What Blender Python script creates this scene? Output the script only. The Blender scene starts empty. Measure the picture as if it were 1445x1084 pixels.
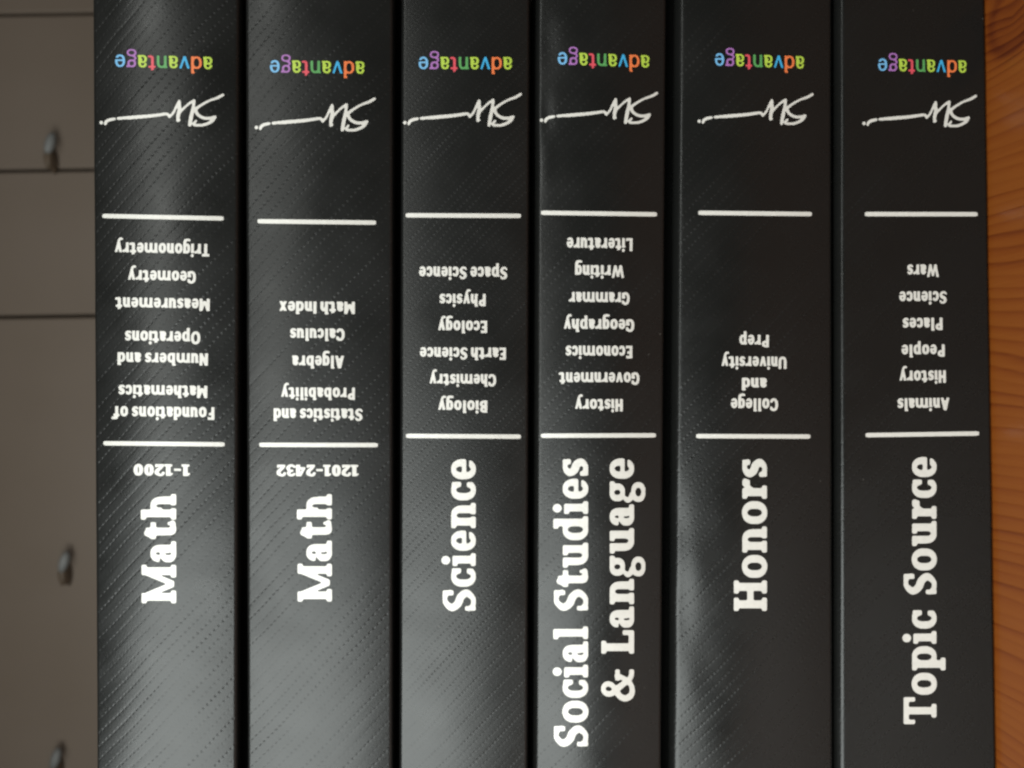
import bpy, math, random
import numpy as np
from mathutils import Matrix, Vector

random.seed(7)
sc = bpy.context.scene
C = sc.collection

# ------------------------------------------------------------------ camera, world, lamps, exposure
S = 0.0002                 # metres per photo pixel on the plane of the spines
D = 0.25                   # camera to the plane of the spines
TH = 0.0148                # small roll of the phone against the table
ZC = 0.1359                # camera height over the table top
cs, sn = math.cos(TH), math.sin(TH)

cam = bpy.data.cameras.new('camera')
cam.sensor_width = 36.0
cam.lens = 36.0 * D / (1445 * S)
cam.clip_start = 0.01
cam.clip_end = 50
cam.dof.use_dof = True
cam.dof.focus_distance = D + 0.001
cam.dof.aperture_fstop = 17.0
co = bpy.data.objects.new('camera', cam)
r = Vector((-sn, 0, -cs)); u = Vector((cs, 0, -sn)); b = Vector((0, -1, 0))
m = Matrix.Identity(4)
for i in range(3):
    m[i][0] = r[i]; m[i][1] = u[i]; m[i][2] = b[i]
m.translation = Vector((0, -D, ZC))
co.matrix_world = m
C.objects.link(co)
sc.camera = co

w = bpy.data.worlds.new('World'); sc.world = w; w.use_nodes = True
bg = w.node_tree.nodes['Background']
_t = w.node_tree
_g = _t.nodes.new('ShaderNodeTexCoord'); _s = _t.nodes.new('ShaderNodeSeparateXYZ'); _r = _t.nodes.new('ShaderNodeValToRGB')
_m = _t.nodes.new('ShaderNodeMapRange'); _m.inputs[1].default_value = -0.9; _m.inputs[2].default_value = 0.7
_t.links.new(_g.outputs['Generated'], _s.inputs[0]); _t.links.new(_s.outputs[0], _m.inputs[0]); _t.links.new(_m.outputs[0], _r.inputs[0])
_r.color_ramp.elements[0].color = (0.80, 0.92, 1.0, 1); _r.color_ramp.elements[1].color = (0.90, 0.74, 0.56, 1)
_t.links.new(_r.outputs[0], bg.inputs[0])
bg.inputs[1].default_value = 0.05

def area(name, loc, target, sx, sy, power, col):
    l = bpy.data.lights.new(name, 'AREA'); l.shape = 'RECTANGLE'
    l.size = sx; l.size_y = sy; l.energy = power; l.color = col
    o = bpy.data.objects.new(name, l); C.objects.link(o)
    o.location = loc
    d = Vector(target) - Vector(loc)
    o.rotation_euler = d.to_track_quat('-Z', 'Y').to_euler()
    return o

area('window_light', (-0.46, -0.50, ZC + 0.29), (0, 0, ZC + 0.05), 0.90, 0.60, 17.0, (0.94, 1.0, 0.97))
area('far_window_light', (0.28, -1.15, ZC + 0.72), (0, 0, ZC + 0.05), 0.95, 0.22, 5.2, (0.97, 1.0, 0.95))
sc.view_settings.view_transform = 'Standard'
sc.view_settings.look = 'None'
sc.view_settings.exposure = 0.0
sc.view_settings.gamma = 1.0
sc.view_settings.use_curve_mapping = False
sc.cycles.filter_width = 2.4
sc.cycles.use_denoising = True

# ------------------------------------------------------------------ helpers
def P(px, py, y=0.0):
    """photo pixel -> world (X, Z) on the plane at depth y behind the spines"""
    k = (D + y) / D * S
    dx = (np.asarray(px, float) - 722.5) * k
    dy = (np.asarray(py, float) - 542.0) * k
    return -(dx * sn + dy * cs), ZC - (dx * cs - dy * sn)

def mesh_obj(name, verts, faces, mats, parent=None, base=(0, 0, 0), smooth=False, mat_idx=None):
    me = bpy.data.meshes.new(name)
    v = np.asarray(verts, float) - np.asarray(base, float)
    me.from_pydata(v.tolist(), [], [list(f) for f in faces])
    for mm in (mats if isinstance(mats, (list, tuple)) else [mats]):
        me.materials.append(mm)
    if mat_idx is not None:
        me.polygons.foreach_set('material_index', np.asarray(mat_idx, np.int32))
    if smooth is True:
        me.polygons.foreach_set('use_smooth', np.ones(len(me.polygons), bool))
    elif smooth is not False:
        me.polygons.foreach_set('use_smooth', np.asarray(smooth, bool))
    me.update()
    o = bpy.data.objects.new(name, me)
    C.objects.link(o)
    if parent is not None:
        o.parent = parent
    return o

def box(x0, y0, z0, x1, y1, z1, bev=0.0):
    import bmesh
    bm = bmesh.new()
    bmesh.ops.create_cube(bm, size=1)
    for v in bm.verts:
        v.co = Vector(((x0 + x1) / 2 + v.co.x * (x1 - x0), (y0 + y1) / 2 + v.co.y * (y1 - y0), (z0 + z1) / 2 + v.co.z * (z1 - z0)))
    if bev > 0:
        bmesh.ops.bevel(bm, geom=bm.edges[:] , offset=bev, segments=3, profile=0.5, affect='EDGES')
    bm.verts.index_update()
    vs = [tuple(v.co) for v in bm.verts]; fs = [[v.index for v in f.verts] for f in bm.faces]
    bm.free()
    return vs, fs

class NT:
    def __init__(s, name):
        s.m = bpy.data.materials.new(name); s.m.use_nodes = True
        s.t = s.m.node_tree; s.n = s.t.nodes; s.p = s.n['Principled BSDF']
    def new(s, t, **k):
        n = s.n.new(t)
        for a, v in k.items(): setattr(n, a, v)
        return n
    def link(s, a, b_): s.t.links.new(a, b_)
    def math(s, op, a, b_=None, c=None):
        n = s.n.new('ShaderNodeMath'); n.operation = op
        for i, v in enumerate((a, b_, c)):
            if v is None: continue
            if isinstance(v, (int, float)): n.inputs[i].default_value = v
            else: s.link(v, n.inputs[i])
        return n.outputs[0]
    def ramp(s, fac, stops):
        n = s.n.new('ShaderNodeValToRGB')
        e = n.color_ramp.elements
        while len(e) < len(stops): e.new(0.5)
        for q, (p_, c_) in zip(e, stops):
            q.position = p_; q.color = c_ if len(c_) == 4 else (*c_, 1)
        s.link(fac, n.inputs[0])
        return n.outputs[0]
    def mrange(s, v, a, b_, c, d, smooth=False):
        n = s.n.new('ShaderNodeMapRange')
        if smooth: n.interpolation_type = 'SMOOTHSTEP'
        s.link(v, n.inputs[0])
        for i, q in enumerate((a, b_, c, d)): n.inputs[i + 1].default_value = q
        return n.outputs[0]

# ------------------------------------------------------------------ materials
def cover_material(name, seed, dimple, streak, rough, row=2.7, dot=1.6, spec=0.30):
    q = NT(name)
    q.p.inputs['Base Color'].default_value = (0.0052, 0.0053, 0.0050, 1)
    q.p.inputs['Specular IOR Level'].default_value = spec
    tc = q.new('ShaderNodeTexCoord')
    sp = q.new('ShaderNodeSeparateXYZ'); q.link(tc.outputs['Object'], sp.inputs[0])
    X, Z = sp.outputs[0], sp.outputs[2]
    al = q.math('MULTIPLY', q.math('SUBTRACT', X, Z), 707.1)       # along the embossed rows, mm
    ac = q.math('MULTIPLY', q.math('ADD', X, Z), 707.1)            # across them, mm
    wv = q.new('ShaderNodeTexNoise'); wv.inputs['Scale'].default_value = 40.0; wv.inputs['Detail'].default_value = 1
    q.link(tc.outputs['Object'], wv.inputs['Vector'])
    ws = q.new('ShaderNodeSeparateColor'); q.link(wv.outputs['Color'], ws.inputs[0])
    al = q.math('ADD', al, q.math('MULTIPLY', ws.outputs[0], 3.0)); ac = q.math('ADD', ac, q.math('MULTIPLY', ws.outputs[1], 1.5))
    cv = q.new('ShaderNodeCombineXYZ'); q.link(al, cv.inputs[0]); q.link(ac, cv.inputs[1]); cv.inputs[2].default_value = seed
    # rows of pressed dimples
    rc = q.math('DIVIDE', ac, row)
    rf = q.math('FLOOR', rc)
    fx = q.math('SUBTRACT', q.math('FRACT', q.math('ADD', q.math('DIVIDE', al, dot), q.math('MULTIPLY', rf, 0.37))), 0.5)
    fy = q.math('SUBTRACT', q.math('FRACT', rc), 0.5)
    dx = q.math('MULTIPLY', fx, dot); dy = q.math('MULTIPLY', fy, row * 1.35)
    dist = q.math('SQRT', q.math('ADD', q.math('MULTIPLY', dx, dx), q.math('MULTIPLY', dy, dy)))
    hole = q.mrange(dist, 0.12, 0.60, 1.0, 0.0, True)
    # uneven pressure: some patches are pressed deeper than others
    n1 = q.new('ShaderNodeTexNoise'); n1.inputs['Scale'].default_value = 0.055; n1.inputs['Detail'].default_value = 2
    q.link(cv.outputs[0], n1.inputs['Vector'])
    pres = q.mrange(n1.outputs[0], 0.36, 0.64, 0.40, 1.10)
    wn = q.new('ShaderNodeTexWhiteNoise', noise_dimensions='1D'); q.link(rf, wn.inputs['W'])
    rowv = q.mrange(wn.outputs[0], 0, 1, 0.35, 1.2)
    hole = q.math('MULTIPLY', q.math('MULTIPLY', hole, pres), rowv)
    # long diagonal streaks of the woven look
    mp = q.new('ShaderNodeMapping'); mp.inputs['Scale'].default_value = (0.02, 0.33, 1)
    q.link(cv.outputs[0], mp.inputs[0])
    n2 = q.new('ShaderNodeTexNoise'); n2.inputs['Scale'].default_value = 1.0; n2.inputs['Detail'].default_value = 1
    q.link(mp.outputs[0], n2.inputs['Vector'])
    # fine leather grain
    n3 = q.new('ShaderNodeTexNoise'); n3.inputs['Scale'].default_value = 2.6; n3.inputs['Detail'].default_value = 3
    q.link(cv.outputs[0], n3.inputs['Vector'])
    h = q.math('ADD', q.math('MULTIPLY', hole, -0.034 * dimple), q.math('MULTIPLY', n2.outputs[0], 0.07 * streak))
    h = q.math('SUBTRACT', h, q.math('MULTIPLY', q.math('MULTIPLY', q.mrange(q.math('ABSOLUTE', dy), 0.0, 0.75, 1.0, 0.0, True), rowv), 0.006 * dimple))
    h = q.math('ADD', h, q.math('MULTIPLY', n3.outputs[0], 0.022))
    bp = q.new('ShaderNodeBump'); bp.inputs['Strength'].default_value = 1.0; bp.inputs['Distance'].default_value = 0.001
    q.link(h, bp.inputs['Height']); q.link(bp.outputs[0], q.p.inputs['Normal'])
    ro = q.math('ADD', q.mrange(n1.outputs[0], 0.3, 0.7, rough - 0.03, rough + 0.05), q.math('MULTIPLY', hole, 0.10))
    sm = q.new('ShaderNodeTexNoise'); sm.inputs['Scale'].default_value = 38.0; sm.inputs['Detail'].default_value = 6; sm.inputs['Roughness'].default_value = 0.62
    q.link(tc.outputs['Object'], sm.inputs['Vector'])
    ro = q.math('ADD', ro, q.mrange(sm.outputs[0], 0.3, 0.7, -0.035, 0.045))
    q.link(ro, q.p.inputs['Roughness'])
    # a few specks of dust and pale rubbed spots
    vo = q.new('ShaderNodeTexVoronoi'); vo.inputs['Scale'].default_value = 0.16; q.link(cv.outputs[0], vo.inputs['Vector'])
    speck = q.mrange(vo.outputs['Distance'], 0.018, 0.05, 1.0, 0.0, True)
    vs_ = q.new('ShaderNodeSeparateColor'); q.link(vo.outputs['Color'], vs_.inputs[0])
    speck = q.math('MULTIPLY', speck, q.math('GREATER_THAN', vs_.outputs[0], 0.80))
    mx = q.ramp(speck, [(0.0, (0.0052, 0.0053, 0.0050)), (1.0, (0.04, 0.038, 0.034))])
    q.link(mx, q.p.inputs['Base Color'])
    return q.m

def ink(name, col, rough=0.42, spec=0.5):
    q = NT(name)
    tc = q.new('ShaderNodeTexCoord')
    n = q.new('ShaderNodeTexNoise'); n.inputs['Scale'].default_value = 900; n.inputs['Detail'].default_value = 2
    q.link(tc.outputs['Object'], n.inputs['Vector'])
    c = q.ramp(n.outputs[0], [(0.3, tuple(v * 0.93 for v in col)), (0.7, col)])
    q.link(c, q.p.inputs['Base Color'])
    q.p.inputs['Roughness'].default_value = rough
    q.p.inputs['Specular IOR Level'].default_value = spec
    bp = q.new('ShaderNodeBump'); bp.inputs['Strength'].default_value = 0.5; bp.inputs['Distance'].default_value = 0.00012
    q.link(n.outputs[0], bp.inputs['Height']); q.link(bp.outputs[0], q.p.inputs['Normal'])
    return q.m

M_WHITE = ink('white_print', (0.46, 0.44, 0.41), 0.38, 1.0)
def lin(c):
    return tuple((v / 255 / 12.92) if v < 10.3 else ((v / 255 + 0.055) / 1.055) ** np.where(t < 0, 2.4, s.pu) for v in c)
WMS = 0.62
WM = {'lime': (0.46, 0.62, 0.07), 'orange': (0.85, 0.20, 0.06), 'blue': (0.05, 0.40, 0.72), 'green': (0.10, 0.34, 0.10),
      'red': (0.72, 0.08, 0.11), 'purple': (0.38, 0.15, 0.44), 'sky': (0.17, 0.45, 0.75)}
M_WM = {k: ink(k + '_print', tuple(WMS * c for c in v)) for k, v in WM.items()}
WM_SEQ = ['lime', 'orange', 'blue', 'lime', 'green', 'red', 'lime', 'purple', 'sky']

def pine_material():
    q = NT('varnished_pine')
    tc = q.new('ShaderNodeTexCoord')
    sp = q.new('ShaderNodeSeparateXYZ'); q.link(tc.outputs['Object'], sp.inputs[0])
    # growth rings: lines along Y (away from the camera), irregular spacing across X
    mp = q.new('ShaderNodeMapping'); mp.inputs['Scale'].default_value = (1, 0.22, 1)
    q.link(tc.outputs['Object'], mp.inputs[0])
    n1 = q.new('ShaderNodeTexNoise'); n1.inputs['Scale'].default_value = 14; n1.inputs['Detail'].default_value = 3
    q.link(mp.outputs[0], n1.inputs['Vector'])
    # a knot that bends the grain
    kx, ky = 0.0965, -0.012
    dx = q.math('SUBTRACT', sp.outputs[0], kx); dy = q.math('MULTIPLY', q.math('SUBTRACT', sp.outputs[1], ky), 0.8)
    kd = q.math('SQRT', q.math('ADD', q.math('MULTIPLY', dx, dx), q.math('MULTIPLY', dy, dy)))
    kpull = q.math('EXPONENT', q.math('MULTIPLY', kd, -90.0))
    warp = q.math('ADD', sp.outputs[0], q.math('MULTIPLY', n1.outputs[0], 0.035))
    warp = q.math('ADD', warp, q.math('MULTIPLY', kpull, 0.0055))
    ph = q.math('MULTIPLY', warp, 290.0)
    fr = q.math('FRACT', ph)
    ring = q.math('POWER', fr, 1.9)
    edge = q.mrange(fr, 0.80, 1.0, 1.0, 0.0, True)
    ring = q.math('MULTIPLY', ring, edge)
    wn = q.new('ShaderNodeTexWhiteNoise', noise_dimensions='1D'); q.link(q.math('FLOOR', ph), wn.inputs['W'])
    ring = q.math('MULTIPLY', ring, q.mrange(wn.outputs[0], 0, 1, 0.30, 1.0))
    mp2 = q.new('ShaderNodeMapping'); mp2.inputs['Scale'].default_value = (900, 25, 900)
    q.link(tc.outputs['Object'], mp2.inputs[0])
    n2 = q.new('ShaderNodeTexNoise'); n2.inputs['Scale'].default_value = 1; n2.inputs['Detail'].default_value = 3
    q.link(mp2.outputs[0], n2.inputs['Vector'])
    ring = q.math('ADD', ring, q.math('MULTIPLY', q.math('SUBTRACT', n2.outputs[0], 0.5), 0.40))
    n4 = q.new('ShaderNodeTexNoise'); n4.inputs['Scale'].default_value = 45; n4.inputs['Detail'].default_value = 1
    q.link(mp.outputs[0], n4.inputs['Vector'])
    ring = q.math('ADD', ring, q.math('MULTIPLY', q.math('SUBTRACT', n4.outputs[0], 0.5), 0.5))
    kcore = q.mrange(kd, 0.008, 0.015, 1.6, 0.0, True)
    krim = q.mrange(q.math('ABSOLUTE', q.math('SUBTRACT', kd, 0.0085)), 0.0, 0.0030, 0.25, 0.0, True)
    ring = q.math('ADD', ring, q.math('ADD', q.math('MULTIPLY', kcore, 0.28), krim))
    c = q.ramp(ring, [(0.0, (0.180, 0.048, 0.0062)), (0.35, (0.156, 0.037, 0.0044)), (0.7, (0.112, 0.023, 0.0032)), (1.0, (0.068, 0.011, 0.0018))])
    q.link(c, q.p.inputs['Base Color'])
    q.p.inputs['Roughness'].default_value = 0.38
    bp = q.new('ShaderNodeBump'); bp.inputs['Strength'].default_value = 0.25; bp.inputs['Distance'].default_value = 0.0003
    q.link(ring, bp.inputs['Height']); q.link(bp.outputs[0], q.p.inputs['Normal'])
    return q.m

def taupe_material():
    q = NT('taupe_paint')
    tc = q.new('ShaderNodeTexCoord')
    n = q.new('ShaderNodeTexNoise'); n.inputs['Scale'].default_value = 3.0; n.inputs['Detail'].default_value = 5
    q.link(tc.outputs['Object'], n.inputs['Vector'])
    c = q.ramp(n.outputs[0], [(0.3, (0.155, 0.116, 0.086)), (0.7, (0.184, 0.142, 0.112))])
    q.link(c, q.p.inputs['Base Color']); q.p.inputs['Roughness'].default_value = 0.5
    return q.m

def plain(name, col, rough, scale=60, amt=0.15):
    q = NT(name)
    tc = q.new('ShaderNodeTexCoord')
    n = q.new('ShaderNodeTexNoise'); n.inputs['Scale'].default_value = scale; n.inputs['Detail'].default_value = 4
    q.link(tc.outputs['Object'], n.inputs['Vector'])
    c = q.ramp(n.outputs[0], [(0.3, tuple(v * (1 - amt) for v in col)), (0.7, tuple(min(1, v * (1 + amt)) for v in col))])
    q.link(c, q.p.inputs['Base Color']); q.p.inputs['Roughness'].default_value = rough
    return q.m

M_PINE = pine_material()
M_TAUPE = taupe_material()
M_KNOB_LIT = plain('knob_highlight_tone', (0.19, 0.19, 0.185), 0.55)  # pale colour stands in for the highlight on the pulls
M_KNOB_SHADE = plain('knob_shade_tone', (0.10, 0.068, 0.043), 0.6)  # dark colour stands in for the shaded underside of the pulls
M_SEAM = plain('dark_carcass', (0.045, 0.03, 0.02), 0.8)
M_PAGES = plain('page_edges', (0.62, 0.52, 0.38), 0.8, 400, 0.2)

# ------------------------------------------------------------------ slab lettering drawn in code
class G:
    """a glyph canvas, cap height 100 units"""
    H = 1.0
    def __init__(s, width, y0=-42, y1=122):
        s.x = np.arange(-24, width + 24 + 1e-6, s.H); s.y = np.arange(y0, y1 + 1e-6, s.H)
        s.X, s.Y = np.meshgrid(s.x, s.y)
        s.a = np.zeros(s.X.shape, bool)
    def R(s, x0, y0, x1, y1): s.a |= (s.X >= x0) & (s.X <= x1) & (s.Y >= y0) & (s.Y <= y1); return s
    def cut(s, x0, y0, x1, y1): s.a &= ~((s.X >= x0) & (s.X <= x1) & (s.Y >= y0) & (s.Y <= y1)); return s
    def ell(s, cx, cy, ax, ay, n=2.25): return (np.abs((s.X - cx) / ax) ** n + np.abs((s.Y - cy) / ay) ** n) <= 1
    def ring(s, cx, cy, ax, ay, tx, ty, clip=None):
        k = s.ell(cx, cy, ax, ay) & ~s.ell(cx, cy, max(ax - tx, 1), max(ay - ty, 1))
        if clip is not None: k &= clip
        s.a |= k; return s
    def dot(s, cx, cy, rr): s.a |= s.ell(cx, cy, rr, rr, 2); return s
    def seg(s, p, q, w0, w1=None):
        w1 = w0 if w1 is None else w1
        d = np.array(q, float) - p; L = max(np.hypot(*d), 1e-6)
        t = np.clip(((s.X - p[0]) * d[0] + (s.Y - p[1]) * d[1]) / L ** 2, 0, 1)
        dd = np.hypot(s.X - p[0] - t * d[0], s.Y - p[1] - t * d[1])
        s.a |= dd <= (w0 + (w1 - w0) * t) / 2; return s
    def quad(s, pts):
        k = np.ones(s.X.shape, bool); n = len(pts)
        ar = sum(pts[i][0] * pts[(i + 1) % n][1] - pts[(i + 1) % n][0] * pts[i][1] for i in range(n))
        for i in range(n):
            (ax, ay), (bx, by) = pts[i], pts[(i + 1) % n]
            c = (bx - ax) * (s.Y - ay) - (by - ay) * (s.X - ax)
            k &= (c >= 0) if ar > 0 else (c <= 0)
        s.a |= k; return s
    def diag(s, x0, y0, x1, y1, w): return s.quad([(x0 - w / 2, y0), (x0 + w / 2, y0), (x1 + w / 2, y1), (x1 - w / 2, y1)])
    def curve(s, pts, ws):
        P_ = [np.array(p, float) for p in pts]; n = len(P_)
        if isinstance(ws, (int, float)): ws = [ws] * n
        out = []; ow = []
        for i in range(n - 1):
            p0, p1, p2, p3 = P_[max(i - 1, 0)], P_[i], P_[i + 1], P_[min(i + 2, n - 1)]
            for t in np.linspace(0, 1, 9)[:-1]:
                out.append(0.5 * ((2 * p1) + (-p0 + p2) * t + (2 * p0 - 5 * p1 + 4 * p2 - p3) * t * t + (-p0 + 3 * p1 - 3 * p2 + p3) * t ** 3))
                ow.append(ws[i] + (ws[i + 1] - ws[i]) * t)
        out.append(P_[-1]); ow.append(ws[-1])
        for i in range(len(out) - 1): s.seg(out[i], out[i + 1], ow[i], ow[i + 1])
        return s

def glyph(ch, q):
    """q: style with X (x height), st (stem), th (thin), sf (serif depth), se (serif overhang), A (ascender), slab"""
    X, st, th, sf, se, A, slab = q['X'], q['st'], q['th'], q['sf'], q['se'], q['A'], q['slab']
    def foot(g, x, l=1, r_=1): g.R(x - se * l, 0, x + st + se * r_, sf)
    def head(g, x, y, l=1, r_=0): g.R(x - se * l, y - sf, x + st + se * r_, y)
    e1 = se
    if ch == 'a':
        w_ = 58; g = G(w_); sx = w_ - st - 3
        g.ring(29, X * 0.31, 29, X * 0.31 + 1, st, th * 0.9, g.X < sx + 4)
        g.ring(w_ / 2 - 1, X - X * 0.36, w_ / 2 - 2, X * 0.36 + 1, st * 0.98, th, (g.Y > X * 0.64) | (g.X > w_ / 2))
        g.cut(w_, -10, 200, 200) if False else None
        g.a &= ~((g.X < w_ / 2) & (g.Y > X * 0.58) & (g.Y < X * 0.66) & (g.X > -5) & False)
        g.R(sx, sf * 0.3, sx + st, X * 0.66)
        if slab: g.R(3, X * 0.64, 3 + th, X * 0.78)
        g.R(sx, 0, w_ + (se if slab else 1), sf)
        return g, w_ + (se if slab else 1)
    if ch == 'b' or ch == 'h' or ch == 'l' or ch == 'k':
        x = e1
        if ch == 'l':
            g = G(st + 2 * e1)
            g.R(x, 0, x + st, A); head(g, x, A)
            foot(g, x) if slab else g.R(x, 0, x + st, sf)
            return g, st + 2 * e1
        w_ = 66 + e1; g = G(w_ + e1); g.R(x, 0, x + st, A); head(g, x, A)
        if ch == 'b':
            cx = x + 34; g.ring(cx, X / 2, 34, X / 2 + 1, st, th, g.X > x + st * 0.4); return g, x + 68
        foot(g, x, 1, 0.5 if slab else 0)
        rx = x + 64 - st
        g.ring(rx + st - 29, X - 34, 29, 35, st, th * 1.1, g.Y > X - 34); g.R(rx, 0, rx + st, X - 34)
        foot(g, rx, 0.5 if slab else 0, 1 if slab else 0)
        return g, rx + st + (se if slab else 0)
    if ch == 'c':
        g = G(62); g.ring(33, X / 2, 33, X / 2 + 1, st, th)
        g.cut(33, X * 0.36, 90, X * 0.66)
        g.cut(58, -10, 90, 110)
        if slab: g.R(58 - th, X * 0.60, 58, X - 2)
        return g, 58
    if ch == 'd':
        w_ = 68; g = G(w_ + e1); rx = w_ - st
        g.ring(34, X / 2, 34, X / 2 + 1, st, th, g.X < rx + st * 0.6); g.R(rx, 0, rx + st, A); head(g, rx, A)
        g.R(rx, 0, rx + st + (se if slab else 0), sf)
        return g, w_ + (se if slab else 0)
    if ch == 'e':
        g = G(64); g.ring(32, X / 2, 32, X / 2 + 1, st * 0.96, th)
        g.cut(32, X * 0.27, 90, X * 0.40); g.R(16, X * 0.39, 60, X * 0.39 + th * 0.85)
        return g, 64
    if ch == 'f':
        x = 12; g = G(60); g.R(x, 0, x + st, A - 30)
        g.curve([(x + st / 2, A - 36), (x + st / 2 + 2, A - 16), (x + st / 2 + 16, A - th * .6), (x + st + 22, A - th * 0.6)], [st, st, th * 1.1, th * 1.2])
        g.R(0, X - th, x + st + 16, X)
        if slab: foot(g, x)
        return g, x + st + 20
    if ch == 'g':
        if q['g2']:      # two-storey
            g = G(66); k = X * 0.62
            g.ring(30, X - k / 2, 28, k / 2 + 1, st * 0.86, th * 0.95)
            g.R(34, X - th * 0.95, 64, X)
            g.curve([(12, X * 0.36), (5, X * 0.26), (11, X * 0.14), (24, X * 0.07)], [th * .8, th, th, th])
            g.ring(31, -14, 31, 22, st * 0.74, th * 0.85)
            return g, 64
        g = G(66); rx = 64 - st
        g.ring(32, X / 2, 32, X / 2 + 1, st, th, g.X < rx + st * .6); g.R(rx, -8, rx + st, X)
        g.curve([(rx + st / 2, -4), (rx + st / 2 - 4, -22), (rx - 10, -30), (8, -28)], [st, st, th, th])
        return g, 64
    if ch == 'i':
        g = G(st + 2 * e1); x = e1
        Xi = X - 4
        g.R(x, 0, x + st, Xi); head(g, x, Xi)
        if slab: foot(g, x)
        g.dot(x + st / 2 - (2 if slab else 0), Xi + 21, 13.5)
        return g, st + e1 * (2 if slab else 1)
    if ch in 'nmru':
        x = e1
        if ch == 'u':
            w_ = 66 + e1; g = G(w_ + e1); rx = x + 62 - st
            g.R(x, 30, x + st, X); head(g, x, X)
            g.ring(x + 31, 32, 31, 33, st, th * 1.15, (g.Y < 32) & (g.X < rx + st * .5)); g.R(rx, 0, rx + st, X)
            if slab: g.R(rx - se, X - sf, rx + st, X)
            g.R(rx, 0, rx + st + (se if slab else 0), sf)
            return g, rx + st + (se if slab else 0)
        if ch == 'r':
            g = G(60); g.R(x, 0, x + st, X); head(g, x, X)
            foot(g, x) if slab else None
            g.curve([(x + st * 0.6, X * 0.52), (x + st + 5, X * 0.80), (x + st + 22, X - th * .52)], [th, th * 1.05, th * 1.1])
            if slab: g.R(x + st + 8, X * 0.70, x + st + 26, X)
            return g, x + st + 26
        n = 2 if ch == 'm' else 1
        g = G(120); g.R(x, 0, x + st, X); head(g, x, X); foot(g, x, 1, 0.5) if slab else None
        px_ = x
        for k in range(n):
            rx = px_ + (62 - st if n == 1 else 46)
            aw = (rx + st - px_) / 2
            g.ring(rx + st - aw, X - aw, aw, aw + 1, st, th * 1.1, (g.Y > X - aw) & (g.X > px_ + st * .5)); g.R(rx, 0, rx + st, X - aw + 1)
            if slab: foot(g, rx, 0.5, 1 if k == n - 1 else 0.5)
            px_ = rx
        return g, px_ + st + (se if slab else 0)
    if ch == 'o':
        g = G(70); g.ring(35, X / 2, 35, X / 2 + 1.5, st, th * 1.08); return g, 70
    if ch == 'p':
        x = e1; g = G(78); g.R(x, -28, x + st, X); head(g, x, X); g.ring(x + 34, X / 2, 34, X / 2 + 1, st, th, g.X > x + st * .4)
        if slab: g.R(x - se, -28, x + st + se, -28 + sf)
        return g, x + 68
    if ch in 'sS':
        H_ = X if ch == 's' else 100; W_ = 56 if ch == 's' else 68
        g = G(W_); hw = th * 0.5; k = st * 0.98
        g.curve([(W_ - 7, H_ * .78), (W_ * .72, H_ - hw), (W_ * .42, H_ - hw), (k * .5, H_ * .73), (W_ * .34, H_ * .545), (W_ * .66, H_ * .45), (W_ - k * .5, H_ * .27), (W_ * .58, hw), (W_ * .30, hw), (6, H_ * .20)],
                [th * .8, th, th, k, k * 1.05, k * 1.05, k, th, th, th * .8])
        g.cut(-30, -20, W_ + 30, -1.0); g.cut(-30, H_ + 1, W_ + 30, H_ + 30)
        if slab: g.R(W_ - 5 - th * .9, H_ * .68, W_ - 3, H_); g.R(2, 0, 2 + th * .9, H_ * .32)
        return g, W_
    if ch == 't':
        x = 12; g = G(52); g.R(x, 16, x + st, X + 14); g.R(0, X - th, x + st + 17, X)
        g.quad([(0, X - 4), (x, X - 4), (x + st * .6, X + 18), (x, X + 18)]) if slab else g.quad([(x, X), (x + st, X), (x + st, X + 20), (x, X + 8)])
        g.curve([(x + st / 2, 24), (x + st / 2 + 1, 12), (x + st + 2, th * .55), (x + st + 16, th * .62)], [st, st, th * 1.1, th])
        if slab: g.R(x + st + 18 - th * .6, 4, x + st + 18, 24)
        return g, x + st + 18
    if ch in 'vy':
        w_ = 68; g = G(w_ + 4)
        g.diag(w_ / 2, 0, st * .52, X, st * .98); g.diag(w_ / 2, 0, w_ - st * .45, X, st * .86)
        if slab:
            g.R(0 - 4, X - sf, st + 8, X); g.R(w_ - st - 6, X - sf, w_ + 4, X)
        if ch == 'y': g.curve([(w_ / 2 + 2, 4), (w_ / 2 - 6, -20), (w_ / 2 - 16, -29), (4, -28)], [st * .85, st * .8, th, th])
        return g, w_
    if ch == 'x':
        w_ = 66; g = G(w_); g.diag(st * .5, 0, w_ - st * .5, X, st); g.diag(w_ - st * .5, 0, st * .5, X, st); return g, w_
    # capitals
    c = 0 if not slab else 1
    if ch == 'A':
        g = G(82); g.diag(13, 0, 40, 100, st); g.diag(69, 0, 42, 100, st); g.R(20, 22, 62, 22 + th)
        if c: g.R(-2, 0, 30, sf); g.R(52, 0, 84, sf)
        return g, 82
    if ch in 'BPEFL':
        x = se * c; g = G(84); g.R(x, 0, x + st, 100)
        if c: g.R(0, 0, x + st + 6, sf); g.R(0, 100 - sf, x + st + 6, 100)
        if ch in 'BP':
            g.ring(x + st * .4 + 14, 73, 42 if ch == 'P' else 40, 27.5, st, th, g.X > x + 4); g.R(x, 46, x + 24, 46 + th); g.R(x, 100 - th, x + 24, 100)
            if ch == 'B': g.ring(x + st * .4 + 14, 28, 44, 28.5, st, th, g.X > x + 4); g.R(x, 0, x + 24, th)
            g.R(x, 0, x + st, 100)
            if c and ch == 'P': foot(g, x)
            return g, x + st * .4 + 57
        wE = 62
        if ch in 'EF': g.R(x, 100 - th, x + wE - 4, 100); g.R(x, 45, x + wE - 14, 45 + th)
        if ch in 'EL': g.R(x, 0, x + wE, th)
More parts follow.
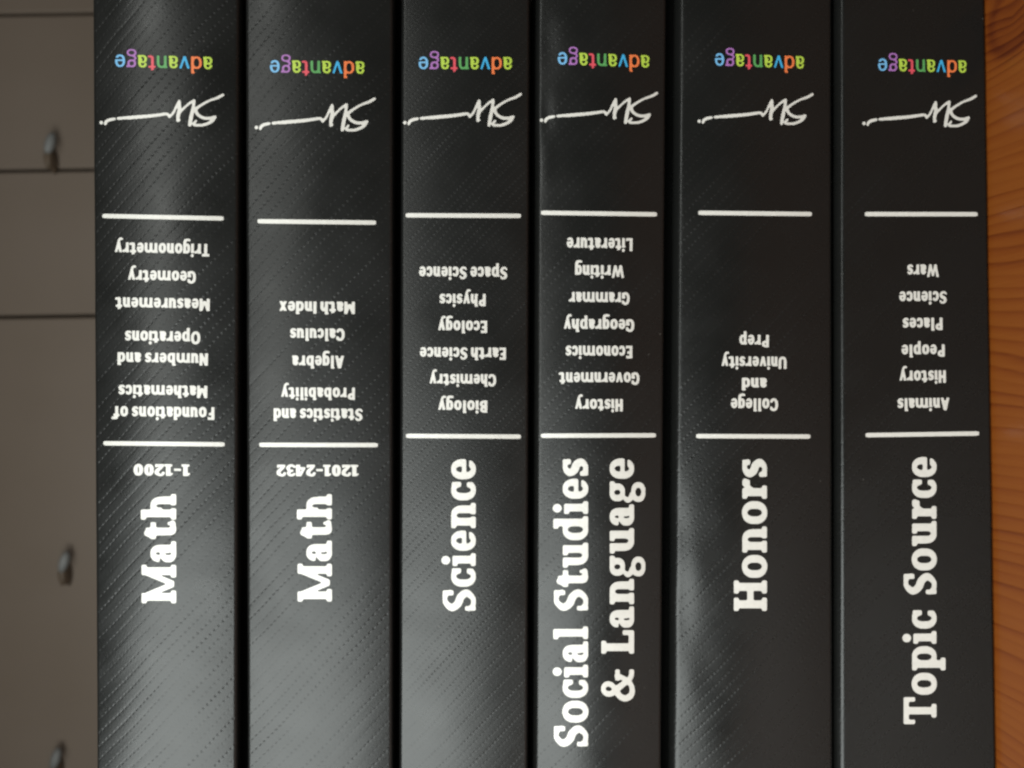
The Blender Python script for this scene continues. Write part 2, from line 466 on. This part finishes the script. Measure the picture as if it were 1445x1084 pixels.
        if c:
            if ch == 'L': g.R(x - se, 0, x + st, sf); g.R(x - se, 100 - sf, x + st + se, 100); g.R(x + wE - th * .8, 0, x + wE + 2, 34)
            if ch == 'F': foot(g, x)
        else:
            if ch in 'EF': g.R(x + wE - 4 - th * .7, 78, x + wE - 4, 100)
            if ch in 'EL': g.R(x + wE - th * .7, 0, x + wE, 22)
        return g, x + wE + 2 * c
    if ch in 'CGOU':
        if ch == 'U':
            g = G(80); g.ring(39, 40, 39, 41, st, th * 1.1, g.Y < 40); g.R(0, 40, st, 100); g.R(78 - st, 40, 78, 100); return g, 78
        W_ = 84; g = G(W_); g.ring(W_ / 2, 50, W_ / 2, 51.5, st, th * 1.1)
        if ch == 'O': return g, W_
        g.cut(W_ / 2, 34 if ch == 'C' else 46, 120, 66); g.cut(76, -10, 130, 130)
        g.R(76 - th * .8, 64, 76, 92)
        if ch == 'G': g.R(76 - st, 4, 76, 50); g.R(44, 50 - th, 78, 50)
        return g, 76
    if ch in 'HN' or ch == 'M' or ch == 'I' or ch == 'T':
        if ch == 'T':
            W_ = 84 if c else 66; g = G(W_); g.R(W_ / 2 - st / 2, 0, W_ / 2 + st / 2, 100); g.R(0, 100 - th * 1.05, W_, 100)
            g.R(0, 66 if c else 80, th * .9, 100); g.R(W_ - th * .9, 66 if c else 80, W_, 100)
            g.R(W_ / 2 - st / 2 - (se + 2) * c, 0, W_ / 2 + st / 2 + (se + 2) * c, sf)
            return g, W_
        x = se * c; g = G(140)
        if ch == 'I': g.R(x, 0, x + st, 100); return g, x * 2 + st
        W_ = {'H': 76 if c else 70, 'N': 74, 'M': 104 if c else 90}[ch]; rx = x + W_ - st
        g.R(x, 0, x + st, 100); g.R(rx, 0, rx + st, 100)
        if ch == 'H': g.R(x, 50 - th * .6, rx, 50 + th * .6)
        if ch == 'N': g.diag(x + st * .5, 100, rx + st * .5, 0, st)
        if ch == 'M':
            k = 6 if c else 20; mx = x + W_ / 2; md = st * (0.80 if c else 0.95)
            g.diag(mx, k, x + st * .45, 100, md); g.diag(mx, k, rx + st * .55, 100, md)
        if c:
            for xx in (x, rx):
                g.R(xx - se, 0, xx + st + se, sf)
                if ch == 'H': g.R(xx - se, 100 - sf, xx + st + se, 100)
            if ch == 'M': g.R(x - se, 100 - sf, x + st, 100); g.R(rx, 100 - sf, rx + st + se, 100)
        return g, rx + st + x
    if ch == 'W':
        W_ = 116; g = G(W_); k = st * .9
        g.diag(34, 0, k * .5, 100, k); g.diag(34, 0, 58, 92, k * .85); g.diag(82, 0, 58, 92, k * .85); g.diag(82, 0, W_ - k * .5, 100, k); return g, W_
    if ch == '0':
        g = G(66); g.ring(33, 50, 33, 51, st * .95, th); return g, 66
    if ch == '1':
        g = G(48); g.R(16, 0, 16 + st, 100); g.quad([(16, 100), (0, 88), (0, 74), (20, 80)]); g.R(4, 0, 16 + st + 12, sf); return g, 52
    if ch == '2':
        g = G(66); g.curve([(6, 76), (14, 91), (32, 92), (51, 76), (46, 54), (24, 30), (12, 10)], [th * 1.1, th, th, st, st * .95, st * .8, st * .7]); g.R(2, 0, 62, th * 1.05); g.R(62 - th * .7, 0, 62, 26); return g, 64
    if ch == '3':
        g = G(64); g.curve([(6, 82), (20, 92), (38, 90), (48, 74), (38, 57), (22, 53)], [th, th, th, st * .9, th, th]); g.curve([(22, 53), (42, 50), (52, 29), (40, 10), (22, 7), (4, 18)], [th, th, st, th * 1.1, th, th]); return g, 64
    if ch == '4':
        g = G(70); g.R(40, 0, 40 + st, 100); g.diag(10, 28, 42, 100, th * 1.1); g.R(2, 22, 70, 22 + th * .95); return g, 70
    if ch == '\u2013':
        g = G(50); g.R(2, 38, 50, 38 + th * .9); return g, 52
    if ch == '&':
        g = G(104)
        g.curve([(88, 7), (70, 12), (44, 44), (24, 68), (24, 86), (38, 95), (52, 86), (51, 70), (36, 57), (16, 44), (8, 26), (18, 9), (38, 5), (58, 14), (72, 34), (78, 52)],
                [th, th, st * .82, st * .75, st * .72, th * .9, st * .7, st * .68, st * .7, st * .8, st * .85, st * .8, th, th, th * .95, th])
        g.R(64, 44, 98, 44 + sf * .95); g.R(82, 0, 98, sf)
        return g, 98
    raise KeyError(ch)

def blur(a, n):
    k = np.ones(n) / n
    f = a.astype(float)
    for _ in range(2):
        f = np.apply_along_axis(lambda v: np.convolve(v, k, 'same'), 0, f)
        f = np.apply_along_axis(lambda v: np.convolve(v, k, 'same'), 1, f)
    return f

def fill_contour(F, xs, ys, lv=0.5):
    """filled marching squares: vertices and faces of the region F > lv"""
    V = []; Fc = []; cache = {}
    ny, nx = F.shape
    inside = F > lv
    def vert(key, x, y):
        i = cache.get(key)
        if i is None: i = len(V); cache[key] = i; V.append((x, y))
        return i
    any_in = inside[:-1, :-1] | inside[1:, :-1] | inside[:-1, 1:] | inside[1:, 1:]
    for j, i in zip(*np.nonzero(any_in)):
        cn = ((i, j), (i + 1, j), (i + 1, j + 1), (i, j + 1)); poly = []
        for k in range(4):
            a, b_ = cn[k], cn[(k + 1) % 4]
            ia, ib = inside[a[1], a[0]], inside[b_[1], b_[0]]
            if ia: poly.append(vert((a, None), xs[a[0]], ys[a[1]]))
            if ia != ib:
                fa, fb = F[a[1], a[0]], F[b_[1], b_[0]]; t = (lv - fa) / (fb - fa)
                key = (a, b_) if a < b_ else (b_, a)
                poly.append(vert(key, xs[a[0]] + t * (xs[b_[0]] - xs[a[0]]), ys[a[1]] + t * (ys[b_[1]] - ys[a[1]])))
        if len(poly) >= 3: Fc.append(poly)
    return np.array(V), Fc

TITLE = dict(id='title', X=74, st=23, th=15, sf=14, se=8, A=102, slab=True, g2=True, step=3, bl=5, sp=8)
LIST = dict(id='list', X=78, st=26.5, th=18.5, sf=13, se=5, A=104, slab=False, g2=False, step=4, bl=5, sp=7)
NUMS = dict(LIST, id='nums', st=30, th=20, sf=18)
MARK = dict(id='mark', X=100, st=21, th=15, sf=13, se=5, A=138, slab=False, g2=True, step=5, bl=5, sp=9)
_gc = {}
def glyph_mesh(ch, q):
    k = (ch, q['id'])
    if k not in _gc:
        if q['id'] == 'mark':                       # drawn at x height 100: scale the canvas of a normal glyph
            base = dict(q); base['X'] = 74; base['A'] = 102; base['st'] = 16; base['th'] = 11.5; base['sf'] = 10
            g, adv = glyph(ch, base)
        else:
            g, adv = glyph(ch, q)
        F = blur(g.a, q['bl']); s_ = q['step'] if q['id'] != 'mark' else 3
        V, Fc = fill_contour(F[::s_, ::s_], g.x[::s_], g.y[::s_])
        _gc[k] = (V, Fc, adv)
    return _gc[k]

def text_mesh(txt, q):
    """-> verts in units (x along reading direction from 0, y up), faces, per-face letter index"""
    x = 0.0; VV = []; FF = []; LI = []; nv = 0
    for n, ch in enumerate(txt):
        if ch == ' ': x += 42 if q['slab'] else 28; continue
        V, Fc, adv = glyph_mesh(ch, q)
        VV.append(V + (x, 0)); FF += [[i + nv for i in f] for f in Fc]; LI += [n] * len(Fc); nv += len(V)
        x += adv + q['sp']
        if q['id'] == 'list' and ch == 't' and n + 1 < len(txt) and txt[n + 1] == 'i': x -= q['sp'] - 1
    V = np.vstack(VV); V[:, 0] -= V[:, 0].min()
    return V, FF, LI

# ------------------------------------------------------------------ the stack: measurements from the photograph (pixels)
# spine edges at the photo's top (y=0) and bottom (y=1084); 'bd' the board faces between neighbours
BD = [(126, 129), (340, 339), (559, 558), (751, 749), (946, 940), (1179, 1180), (1394.5, 1410)]
BOOKS = [
 dict(e=((126, 132), (341, 338)), b=0.0025, c=0.2, sh=0.0024, t0=0.89),
 dict(e=((344, 347), (557, 556)), b=0.0018, sh=0.0024, t0=0.89),
 dict(e=((565, 562), (749, 746)), b=0.0013, sh=0.0024, t0=0.89),
 dict(e=((755, 752), (942, 935)), b=0.0021, tu=0.92, sh=0.0026, t0=0.89),
 dict(e=((953, 945), (1176, 1178)), b=0.0022, tu=0.91, sh=0.0028, t0=0.89),
 dict(e=((1181, 1181), (1396, 1413)), b=0.0008, tu=0.915, sh=0.0024, t0=0.92),
]
FOOT = [-38, -30, -36, -44, -40, -46]      # where the foot of each book lies, just beyond the photo's top
XLEN = 0.292                               # spine length

def line_z(p, X):
    """height of a nearly horizontal edge drawn from (p[0], y=0) to (p[1], y=1084) on the spine plane, at world X"""
    x0, z0 = P(p[0], 0.0); x1, z1 = P(p[1], 1084.0)
    return z0 + (z1 - z0) * (np.asarray(X) - x0) / (x1 - x0)

class Spine:
    def __init__(s, k):
        q = BOOKS[k]; s.k = k; s.b, s.sh, s.t0 = q['b'], q['sh'], q['t0']; s.e = q['e']; s.c = q.get('c', 0.0); s.tu = q.get('tu', 0.95); s.pu = 2.2; s.tl = 0.98 if k == 5 else 0.955; s.seed = k * 3.7
        s.dents = {4: [(957, 735, 13, 42, .00042), (982, 792, 20, 34, -.00016), (962, 860, 16, 40, .0003), (970, 960, 22, 50, -.0002)],
                   3: [(775, 60, 14, 40, .0002), (770, 230, 12, 50, -.00015), (772, 160, 10, 30, .0002)], 0: [(215, 120, 20, 60, .00008)]}.get(k, [])
    def edges(s, X):
        ye = s.b; f = (D + ye) / D
        zt = ZC + (line_z(s.e[0], X) - ZC) * f; zb = ZC + (line_z(s.e[1], X) - ZC) * f
        if s.k == 5: zb = np.maximum(zb, 0.0003)
        return zt, zb
    def y(s, X, Z):
        zt, zb = s.edges(X); mid, half = (zt + zb) / 2, (zt - zb) / 2
        t = np.clip((Z - mid) / half, -1, 1); a = np.abs(t)
        t0 = np.where(t < 0, s.tl, s.tu)
        y = s.b * ((t + s.c) ** 2 - s.c * s.c) + s.sh * np.maximum(0, (a - t0) / (1 - t0)) ** np.where(t < 0, 2.4, s.pu)
        sd = s.seed
        y = y + 0.00005 * np.sin(X * 61 + sd) * np.cos(Z * 170 + sd) + 0.00003 * np.sin(X * 143 + 2 * sd + t * 2) + 0.000014 * np.sin(X * 320 + sd + 3 * t)
        for (px, py, rx, ry, am) in s.dents:
            x0, z0 = P(px, py)
            y = y + am * np.exp(-(((Z - z0) / (rx * S)) ** 2 + ((X - x0) / (ry * S)) ** 2))
        return y
    def project(s, px, py, off):
        y = np.zeros_like(px)
        for _ in range(5):
            X, Z = P(px, py, y - off); y = s.y(X, Z)
        X, Z = P(px, py, y - off)
        return np.stack([X, y - off, Z], 1)

def cover_mesh(k, sp):
    NX = 240; NS = 56
    xf = float(P(722, FOOT[k])[0]); xs = np.linspace(xf - XLEN, xf, NX + 1)
    T = np.sin(np.linspace(-1, 1, NS + 1) * math.pi / 2 * 0.92); T /= T[-1]
    T = 0.5 * T + 0.5 * np.linspace(-1, 1, NS + 1)
    f = 1.0
    DB = 0.214; th = 0.0026
    rows = []; smooth_cols = []
    V = []
    for x in xs:
        zt, zb = sp.edges(x)
        bt = float(line_z(BD[k], x)) - 0.00006; bb = float(line_z(BD[k + 1], x)) + 0.00006
        if k == 5: bb = 0.0
        ring = []
        # outside of the case: top board, hinge, spine, hinge, bottom board
        top = [(DB, bt - 0.0004), (DB - 0.0004, bt), (0.05, bt), (0.0125, bt), (0.0108, bt - 0.0003), (0.0092, min(bt, zt) - 0.0011), (0.0078, min(bt, zt) - 0.0012)]
        ring += top
        zz = (zt + zb) / 2 - T * 0 + ((zt - zb) / 2) * (-T)
        yy = sp.y(np.full_like(zz, x), zz)
        ring += list(zip(yy, zz))
        bot = [(0.0078, max(bb, zb) + 0.0012), (0.0092, max(bb, zb) + 0.0011), (0.0108, bb + 0.0003), (0.0125, bb), (0.05, bb), (DB - 0.0004, bb), (DB, bb + 0.0004)]
        if k == 5: bot[0] = (0.0078, zb + 0.0010); bot[1] = (0.0092, 0.0011)
        ring += bot
        # inside
        ring += [(DB, bb + th - 0.0004), (DB - 0.0004, bb + th), (0.012, bb + th), (0.0105, bb + th), (0.0095, zb + 0.004), (0.0095, zt - 0.004), (0.0105, bt - th), (0.012, bt - th), (DB - 0.0004, bt - th), (DB, bt - th + 0.0004)]
        rows.append(ring)
    n = len(rows[0]); ntop = 7
    for x, ring in zip(xs, rows): V += [(x, a, c) for a, c in ring]
    F = []; SM = []
    for i in range(NX):
        for j in range(n):
            j2 = (j + 1) % n
            F.append((i * n + j, i * n + j2, (i + 1) * n + j2, (i + 1) * n + j)); SM.append(3 <= j < ntop + NS + 1 + 3)
    # end caps: strips between the outer and the inner path
    nout = ntop + NS + 1 + 7
    inner = list(range(nout, n))
    for base_i, flip in ((0, False), (NX * n, True)):
        # boards
        def q4(a, b_, c, d):
            t = (base_i + a, base_i + b_, base_i + c, base_i + d)
            F.append(t[::-1] if flip else t); SM.append(False)
        it = {nm: nout + i for i, nm in enumerate(['b0', 'b1', 'b2', 'b3', 's0', 's1', 't3', 't2', 't1', 't0'])}
        q4(0, 1, it['t1'], it['t0']); q4(1, 2, 3, it['t1']); q4(3, 4, it['t3'], it['t2'])
        F.append([base_i + v for v in ([3, it['t2'], it['t1']])]); SM.append(False)
        F.append([base_i + v for v in ([4, 5, 6, it['s1'], it['t3']])]); SM.append(False)
        sp_ids = list(range(ntop, ntop + NS + 1))
        F.append([base_i + v for v in ([6] + sp_ids + [ntop + NS + 1, it['s0'], it['s1']])]); SM.append(False)
        B = ntop + NS + 1
        F.append([base_i + v for v in (B, B + 1, B + 2, it['b3'], it['s0'])]); SM.append(False)
        q4(B + 2, B + 3, it['b2'], it['b3'])
        F.append([base_i + v for v in (B + 3, it['b1'], it['b2'])]); SM.append(False)
        q4(B + 3, B + 4, B + 5, it['b1']); q4(B + 5, B + 6, it['b0'], it['b1'])
    return V, F, SM, xf

def page_mesh(k, sp, xf):
    x0, x1 = xf - XLEN + 0.004, xf - 0.004
    V = []
    for x in (x0, x1):
        bt = float(line_z(BD[k], x)) - 0.0028; bb = (float(line_z(BD[k + 1], x)) if k < 5 else 0.0) + 0.0028
        V += [(x, 0.0112, bt - .0012), (x, 0.208, bt), (x, 0.208, bb), (x, 0.0112, bb + .0012)]
    F = [(0, 1, 2, 3), (7, 6, 5, 4), (0, 4, 5, 1), (1, 5, 6, 2), (2, 6, 7, 3), (3, 7, 4, 0)]
    return V, F

# printing: all positions in photo pixels ------------------------------------------------------------
RULES = [((144.5, 304.8, 315.5, 308.4), (146, 625.6, 317, 627.2)), ((363.5, 312.3, 530.5, 314.3), (366, 627.8, 533, 628.2)),
         ((572.5, 303.9, 735, 304.7), (573, 615.2, 735, 616.3)), ((763.5, 300.3, 927, 302.6), (763.5, 615, 925.5, 614.4)),
         ((985.5, 300.4, 1145.5, 302.2), (982.5, 615.5, 1143.5, 616.2)), ((1220.5, 302.2, 1379.5, 302.4), (1221.5, 614.2, 1381.5, 611.8))]
# (words, left, right, baseline, top of capitals); the lists read upside down in the photo
LISTS = [
 [('Trigonometry', 162.5, 295.5, 343.2, 360.8), ('Geometry', 181, 276.5, 382, 399.3), ('Measurement', 162.5, 296, 420.6, 438), ('Operations', 176.5, 282.7, 467.4, 485),
  ('Numbers and', 166, 293.5, 498, 515.2), ('Mathematics', 167.3, 292.6, 543.8, 561), ('Foundations of', 157.5, 302.6, 574, 591.8)],
 [('Math Index', 394.5, 500.8, 425.6, 442.8), ('Calculus', 409.5, 486.3, 463.6, 480.6), ('Algebra', 412.3, 485.2, 502, 519.5), ('Probability', 397, 500.8, 547, 564), ('Statistics and', 386.2, 511.7, 576.6, 593.8)],
 [('Space Science', 591.5, 716, 376.4, 394), ('Physics', 620.3, 685.3, 414.8, 432), ('Ecology', 618.6, 687.4, 452.6, 469.8), ('Earth Science', 592.6, 714, 490.4, 507.5), ('Chemistry', 606.5, 700, 528, 545), ('Biology', 618.6, 687.6, 565.2, 582.2)],
 [('Literature', 800, 892.6, 335.8, 353.8), ('Writing', 811.6, 880.6, 374.4, 391.9), ('Grammar', 802.8, 888.5, 412.4, 430), ('Geography', 796, 895, 450.4, 468), ('Economics', 798.3, 892.3, 488, 505.6), ('Government', 788.5, 902.3, 525.6, 543), ('History', 811.8, 878.8, 563.3, 580.6)],
 [('Prep', 1043.5, 1085, 472.6, 490), ('University', 1018.5, 1110, 503.2, 520.4), ('and', 1047, 1082, 533.4, 550.4), ('College', 1031.5, 1098, 562.4, 579.8)],
 [('Wars', 1280.3, 1324.6, 373.3, 391), ('Science', 1269, 1336, 411.2, 428.6), ('Places', 1273.8, 1330, 448.6, 466), ('People', 1272.2, 1333, 486.4, 503.6), ('History', 1269.5, 1334.6, 523, 540.6), ('Animals', 1266.5, 1339.4, 561.8, 579.2)]]
RANGES = [('1\u20131200', 188.6, 268.2, 655.2, 671.4), ('1201\u20132432', 390.2, 506, 656, 672)]
# (words, baseline x, cap-top x, start y at the bottom, end y at the top, tilt of the baseline)
TITLES = [[('Math', 248.3, 200, 851.4, 697.2)], [('Math', 468, 420.2, 849, 697.4)], [('Science', 671, 625, 862.6, 648)],
          [('Social Studies', 829.6, 782, 1054, 647), ('& Language', 894.4, 848.8, 990, 647)], [('Honors', 1081.9, 1035.8, 862.2, 647.6)], [('Topic Source', 1321.2, 1275.4, 1022, 645)]]
# wordmark: left x, right x, baseline y at left, at right
MARKS = [(162.5, 299.5, 77, 80.6), (381, 514.2, 85, 87), (590.8, 722.4, 80.3, 80.8), (787.2, 916.3, 73.6, 78.4), (1009, 1134.6, 75.2, 79.8), (1239.2, 1363.8, 82.6, 85.6)]
SIGS = [(140, 316.5, 132, 179), (359, 530.4, 137.4, 186), (568.6, 736.6, 131, 179.2), (761.4, 929, 129.6, 175.4), (984, 1148.3, 131.2, 176.8), (1216.6, 1378.8, 133.7, 180)]

def slope(k, y):
    (a, b_, c, d), (a2, b2, c2, d2) = RULES[k]
    s0 = (d - b_) / (c - a); s1 = (d2 - b2) / (c2 - a2)
    return s0 + (s1 - s0) * (y - b_) / (b2 - b_)

def text_upside(k, sp, txt, xl, xr, yb, yc, q, off):
    V, F, LI = text_mesh(txt, q)
    s_ = slope(k, yb)
    wdt = V[:, 0].max()
    px = xr - V[:, 0] / wdt * (xr - xl)
    unit = 100.0 if q['id'] != 'mark' else 74.0
    py = yb + s_ * (px - (xl + xr) / 2) + V[:, 1] / unit * (yc - yb)
    px = px - s_ * V[:, 1] / unit * (yc - yb)
    return sp.project(px, py, off), F, LI

def text_side(sp, txt, xb, xc, ys, ye, off):
    V, F, LI = text_mesh(txt, TITLE)
    wdt = V[:, 0].max()
    py = ys - V[:, 0] / wdt * (ys - ye)
    px = xb - V[:, 1] / 100 * (xb - xc)
    return sp.project(px, py, off), F

def signature_mesh():
    g = G.__new__(G)
    g.x = np.arange(40, 1320, 4.0); g.y = np.arange(460, 850, 4.0); g.X, g.Y = np.meshgrid(g.x, g.y); g.a = np.zeros(g.X.shape, bool)
    g.dot(92, 777, 17)
    g.curve([(130, 789), (138, 770), (168, 752), (222, 741)], [26, 29, 30, 24])
    g.curve([(254, 737), (400, 727), (560, 714), (660, 702), (726, 694), (752, 720)], [24, 33, 31, 28, 26, 24])
    g.curve([(752, 720), (790, 680), (822, 615), (846, 572)], [26, 22, 23, 24])
    g.curve([(846, 572), (848, 640), (838, 700), (832, 760)], [26, 33, 36, 24])
    g.curve([(832, 760), (853, 752)], [24, 16])
    g.curve([(838, 700), (880, 650), (940, 596), (990, 566)], [22, 20, 22, 26])
    g.curve([(990, 566), (980, 640), (962, 720), (948, 798)], [26, 31, 38, 33])
    g.curve([(1268, 512), (1215, 540), (1135, 568), (1050, 615), (1006, 655), (1030, 704), (1090, 734), (1150, 735), (1194, 722)], [27, 26, 20, 24, 31, 29, 28, 30, 28])
    g.curve([(1194, 722), (1165, 760), (1110, 790), (1050, 803), (985, 795), (1008, 762)], [27, 30, 27, 25, 25, 22])
    F = blur(g.a, 3)
    V, Fc = fill_contour(F, g.x, g.y)
    return V, Fc
SIG_V, SIG_F = signature_mesh()

# ------------------------------------------------------------------ table and cabinet
top_v, top_f = box(-0.55, -0.42, -0.028, 0.55, 0.50, 0.0, 0.003)
table = mesh_obj('pine_table', top_v, top_f, M_PINE)
table['label'] = 'orange varnished pine table top with grain lines and a knot, under the stack of books'
table['category'] = 'table'

YB = 1.05                                     # depth of the cabinet fronts behind the spines
def bgx(py): return float(P(65, py, YB)[0])
cab = bpy.data.objects.new('cabinet', None); C.objects.link(cab)
CB = (0.0, YB, -0.02)
cab.location = CB
cab['label'] = 'blurred taupe cabinet with upright door seams and small pale knobs, far behind the topmost book'
cab['category'] = 'cabinet'
z_lo, z_hi = -0.02, 1.10
seams = [bgx(-230), bgx(19.5), bgx(240), bgx(446.5), bgx(1290)]
v, f = box(seams[-1] - 0.02, YB + 0.022, z_lo, seams[0] + 0.02, YB + 0.40, z_hi, 0.002)
mesh_obj('carcass', v, f, M_SEAM, cab, CB)
gap = 0.0045
doors = []
for i in range(4):
    x1, x0 = seams[i] - gap / 2, seams[i + 1] + gap / 2
    v, f = box(x0, YB, z_lo + 0.004, x1, YB + 0.0215, z_hi - 0.004, 0.003)
    doors.append(mesh_obj('door', v, f, M_TAUPE, cab, CB))

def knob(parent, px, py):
    """a small leaning pull: pale end painted as its highlight, dark end as its shaded underside"""
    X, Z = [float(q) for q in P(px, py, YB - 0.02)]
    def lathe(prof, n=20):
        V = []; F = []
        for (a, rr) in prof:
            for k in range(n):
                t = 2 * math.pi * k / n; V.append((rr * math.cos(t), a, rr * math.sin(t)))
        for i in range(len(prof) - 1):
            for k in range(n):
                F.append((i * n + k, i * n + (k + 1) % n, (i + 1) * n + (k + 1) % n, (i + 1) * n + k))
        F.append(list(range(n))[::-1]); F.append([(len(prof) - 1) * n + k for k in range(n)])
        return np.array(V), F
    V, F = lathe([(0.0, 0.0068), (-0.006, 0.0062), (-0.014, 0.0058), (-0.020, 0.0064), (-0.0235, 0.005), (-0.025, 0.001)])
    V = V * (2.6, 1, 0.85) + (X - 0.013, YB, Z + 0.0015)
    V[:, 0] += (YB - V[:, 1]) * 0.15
    mesh_obj('knob_shaded_end', V, F, M_KNOB_SHADE, parent, CB, True)
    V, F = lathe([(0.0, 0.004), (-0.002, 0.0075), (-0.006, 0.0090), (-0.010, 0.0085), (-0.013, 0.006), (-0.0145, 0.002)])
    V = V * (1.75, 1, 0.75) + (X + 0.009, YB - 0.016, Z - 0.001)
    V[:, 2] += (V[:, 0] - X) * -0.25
    mesh_obj('knob_highlight_end', V, F, M_KNOB_LIT, parent, CB, True)
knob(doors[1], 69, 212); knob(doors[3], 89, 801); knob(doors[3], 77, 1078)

# ------------------------------------------------------------------ the six books
LABELS = [
 'black book on top of the stack, its list running from Foundations of Mathematics to Trigonometry',
 'black book second from the top, listing Statistics and Probability to Math Index',
 'black book third from the top, listing Biology to Space Science',
 'black book with a two-line title, listing History to Literature',
 'black book with a dented spine and the short list College and University Prep',
 'black book lying directly on the pine table, listing Animals to Wars']
COVER = [dict(dimple=1.5, streak=1.0, rough=.29), dict(dimple=1.3, streak=.8, rough=.31), dict(dimple=1.0, streak=.35, rough=.31, row=2.0, dot=1.2),
         dict(dimple=.9, streak=.25, rough=.28, row=2.6, dot=1.5), dict(dimple=1.0, streak=.3, rough=.26, row=2.6, dot=1.4, spec=.28), dict(dimple=.7, streak=.25, rough=.25, row=2.2, dot=1.3, spec=.25)]
OFF = 0.00007
for k in range(6):
    sp = Spine(k)
    V, F, SM, xf = cover_mesh(k, sp)
    zb = float(line_z(BD[k + 1], xf - XLEN / 2)) if k < 5 else 0.0
    base = (xf - XLEN / 2, 0.107, zb)
    root = bpy.data.objects.new('book', None); C.objects.link(root); root.location = base
    root.empty_display_size = 0.02
    root['label'] = LABELS[k]; root['category'] = 'book'; root['group'] = 'black books in one stack'
    mesh_obj('cover', V, F, cover_material('black_embossed_cover', k * 11.3 + 1, **COVER[k]), root, base, SM)
    V, F = page_mesh(k, sp, xf)
    mesh_obj('page_block', V, F, M_PAGES, root, base)
    # rules
    for (xa, ya, xb, yb) in RULES[k]:
        n = 48; pts = []; fs = []
        for i in range(n + 1):
            t = i / n; hh = 3.05 * (1 if 0 < i < n else 0.72)
            for s_ in (-1, -0.33, 0.33, 1): pts.append((xa + (xb - xa) * t, ya + (yb - ya) * t + s_ * hh))
        for i in range(n):
            for j in range(3): fs.append((i * 4 + j, i * 4 + j + 1, i * 4 + 5 + j, i * 4 + 4 + j))
        pts = np.array(pts)
        mesh_obj('rule_line', sp.project(pts[:, 0], pts[:, 1], OFF), fs, M_WHITE, root, base)
    # subject list, number range
    VV = []; FF = []; nv = 0
    for (t, xl, xr, yb, yc) in LISTS[k]:
        V, F, _ = text_upside(k, sp, t, xl, xr, yb, yc, LIST, OFF)
        VV.append(V); FF += [[i + nv for i in f] for f in F]; nv += len(V)
    mesh_obj('subject_lettering', np.vstack(VV), FF, M_WHITE, root, base)
    if k < 2:
        V, F, _ = text_upside(k, sp, *RANGES[k], NUMS, OFF)
        mesh_obj('number_lettering', V, F, M_WHITE, root, base)
    VV = []; FF = []; nv = 0
    for (t, xb, xc, ys, ye) in TITLES[k]:
        V, F = text_side(sp, t, xb, xc, ys, ye, OFF)
        VV.append(V); FF += [[i + nv for i in f] for f in F]; nv += len(V)
    mesh_obj('title_lettering', np.vstack(VV), FF, M_WHITE, root, base)
    # coloured word
    xl, xr, yl, yr = MARKS[k]
    V, F, LI = text_mesh('advantage', MARK)
    wdt = V[:, 0].max(); px = xr - V[:, 0] / wdt * (xr - xl); py = yl + (yr - yl) * (px - xl) / (xr - xl) + V[:, 1] / 74 * 17.2
    keys = list(M_WM); mats = [M_WM[q] for q in keys]
    mesh_obj('coloured_lettering', sp.project(px, py, OFF), F, mats, root, base, False, [keys.index(WM_SEQ[i]) for i in LI])
    # signature
    xl, xr, y0, y1 = SIGS[k]
    px = xl + (SIG_V[:, 0] - 72) / (1282 - 72) * (xr - xl); py = y0 + (SIG_V[:, 1] - 498) / (817 - 498) * (y1 - y0)
    mesh_obj('signature', sp.project(px, py, OFF), SIG_F, M_WHITE, root, base)
